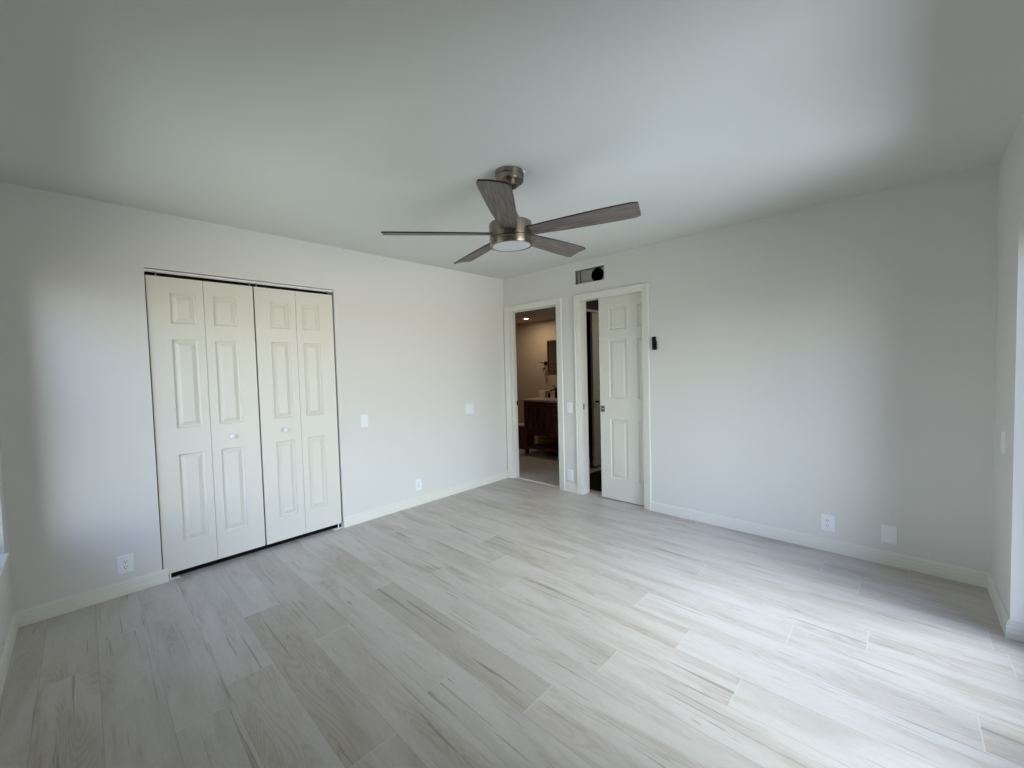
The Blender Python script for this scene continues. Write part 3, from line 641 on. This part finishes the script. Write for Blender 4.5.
# faucet
fa = thing('faucet', 'black single-lever faucet on the bathroom counter', 'faucet', (1.60, 0.515, VZ))
fx, fy = 1.60, 0.452
MB().lathe([(0.030, VZ+0.0005), (0.030, VZ+0.006), (0.021, VZ+0.010), (0.018, VZ+0.018), (0.017, VZ+0.13), (0.020, VZ+0.15), (0.012, VZ+0.160)], 24, Matrix.Translation((fx, fy, 0))).build('body', 'bronze', fa)
MB().tube([(fx, fy, VZ+0.115), (fx-0.03, fy+0.012, VZ+0.135), (fx-0.05, fy+0.03, VZ+0.132), (fx-0.075, fy+0.045, VZ+0.115), (fx-0.08, fy+0.05, VZ+0.10)], 0.010, 12).build('spout', 'bronze', fa)
MB().tube([(fx, fy, VZ+0.155), (fx-0.01, fy+0.015, VZ+0.185), (fx-0.03, fy+0.045, VZ+0.197)], 0.006, 10).build('lever', 'bronze', fa)
# tissue box and dispenser
tb = thing('tissue_box', 'cream square tissue box on the bathroom counter', 'box', (1.68, 0.88, VZ))
tx_, ty_ = 1.62, 0.706
MB().box((tx_-0.06, ty_-0.06, VZ+0.0005), (tx_+0.06, ty_+0.06, VZ+0.112)).build('box_body', 'tissue', tb, 0.003)
MB().lathe([(0.018, VZ+0.1125), (0.018, VZ+0.114)], 16, Matrix.Translation((tx_, ty_, 0))).build('slot', 'plastic_grey', tb)
sd = thing('soap_dispenser', 'small dark soap bottle beside the tissue box', 'bottle', (1.60, 0.63, VZ))
sxp, syp = 1.60, 0.590
MB().lathe([(0.019, VZ+0.0005), (0.020, VZ+0.004), (0.020, VZ+0.065), (0.012, VZ+0.078), (0.008, VZ+0.084)], 20, Matrix.Translation((sxp, syp, 0))).build('bottle_body', 'bronze', sd)
MB().cyl((sxp, syp, VZ+0.084), (sxp, syp, VZ+0.105), 0.004, 10).tube([(sxp, syp, VZ+0.104), (sxp-0.01, syp+0.012, VZ+0.106), (sxp-0.018, syp+0.022, VZ+0.102)], 0.004, 8).build('pump', 'bronze', sd)
# mirror with two rails
mr = thing('wall_mirror', 'framed mirror with a small ledge on the bathroom wall', 'mirror', (BX, 0.30, 1.55))
mb = MB(); frame_rect(mb, lambda u, z, d: (BX-d, u, z), -0.05, 0.755, 1.265, 1.798, 0.022, 0, 0.025); mb.build('frame', 'walnut', mr, 0.002)
MB().box((BX-0.012, -0.028, 1.287), (BX-0.008, 0.733, 1.776)).build('mirror_glass', 'mirror', mr)
MB().box((BX-0.05, -0.028, 1.395), (BX-0.012, 0.733, 1.413)).box((BX-0.05, -0.028, 1.345), (BX-0.012, 0.733, 1.360)).build('rail', 'walnut', mr)
# wall bracket with a tumbler
hk = thing('tumbler_holder', 'black wall bracket holding a small glass tumbler left of the mirror', 'holder', (BX, 0.80, 1.43))
hx, hy, hz = BX, 0.800, 1.428
MB().cyl((hx, hy, hz), (hx-0.015, hy, hz), 0.030, 24).build('rosette', 'bronze', hk)
MB().tube([(hx-0.01, hy, hz), (hx-0.05, hy, hz), (hx-0.06, hy+0.02, hz+0.002), (hx-0.06, hy+0.07, hz+0.008)], 0.008, 10).build('arm', 'bronze', hk)
MB().tube([(hx-0.05, hy, hz), (hx-0.055, hy-0.008, hz-0.05), (hx-0.055, hy-0.010, hz-0.125)], 0.005, 8).build('stem', 'bronze', hk)
MB().lathe([(0.024, hz-0.165), (0.026, hz-0.163), (0.033, hz-0.100), (0.031, hz-0.100), (0.024, hz-0.160)], 24, Matrix.Translation((hx-0.055, hy-0.010, 0)), caps=False).build('tumbler', 'glass', hk)
# waste bin left of the vanity
wb = thing('waste_bin', 'dark waste bin with a pale liner on the floor left of the vanity', 'bin', (1.45, 1.08, 0))
wx, wy = 1.50, 1.06
MB().box((wx-0.11, wy-0.13, 0.0), (wx+0.11, wy+0.13, 0.40)).build('bin_body', 'walnut', wb, 0.012)
MB().box((wx-0.114, wy-0.134, 0.385), (wx+0.114, wy+0.134, 0.405)).build('liner', 'liner', wb, 0.004)

# ---------------------------------------------------------------- dark room behind the pocket door
mt_ = MB().box((0.20, -2.1, 0.0), (1.7, -0.72, 0.012)).build('floor_mat', 'shade_tone', None, 0.004, (0.95, -1.4, 0)); tag(mt_, 'dark mat added to keep the floor behind the pocket door dim', 'mat')  # added; its dark tone keeps the floor dim under the fill lamp
hd = thing('closet_door', 'shadowed six-panel door behind the half-open pocket door', 'door', (1.3, -0.6, 0))
ho = merge(leaf(0.56, 2.02, 0.034, [(a, b_, z0-0.01, z1-0.01) for a, b_ in ((0.09, 0.25), (0.31, 0.47)) for z0, z1 in [(0.33, 0.82), (1.03, 1.611), (1.70, 1.932)]], lambda u, d, z: (1.018+u, -0.612+d, 0.03+z)).build('door_leaf', 'door', hd))
MB().cyl((1.075, -0.612, 0.885), (1.075, -0.655, 0.885), 0.012, 14).tube([(1.075, -0.65, 0.885), (1.05, -0.655, 0.885), (1.015, -0.655, 0.885)], 0.008, 10).build('lever', 'black', ho)
ht = MB().box((0.842, -0.632, 2.055), (1.598, -0.60, 2.085)).build('closet_track', 'white_metal'); tag(ht, 'thin white track above the shadowed inner door', 'track')
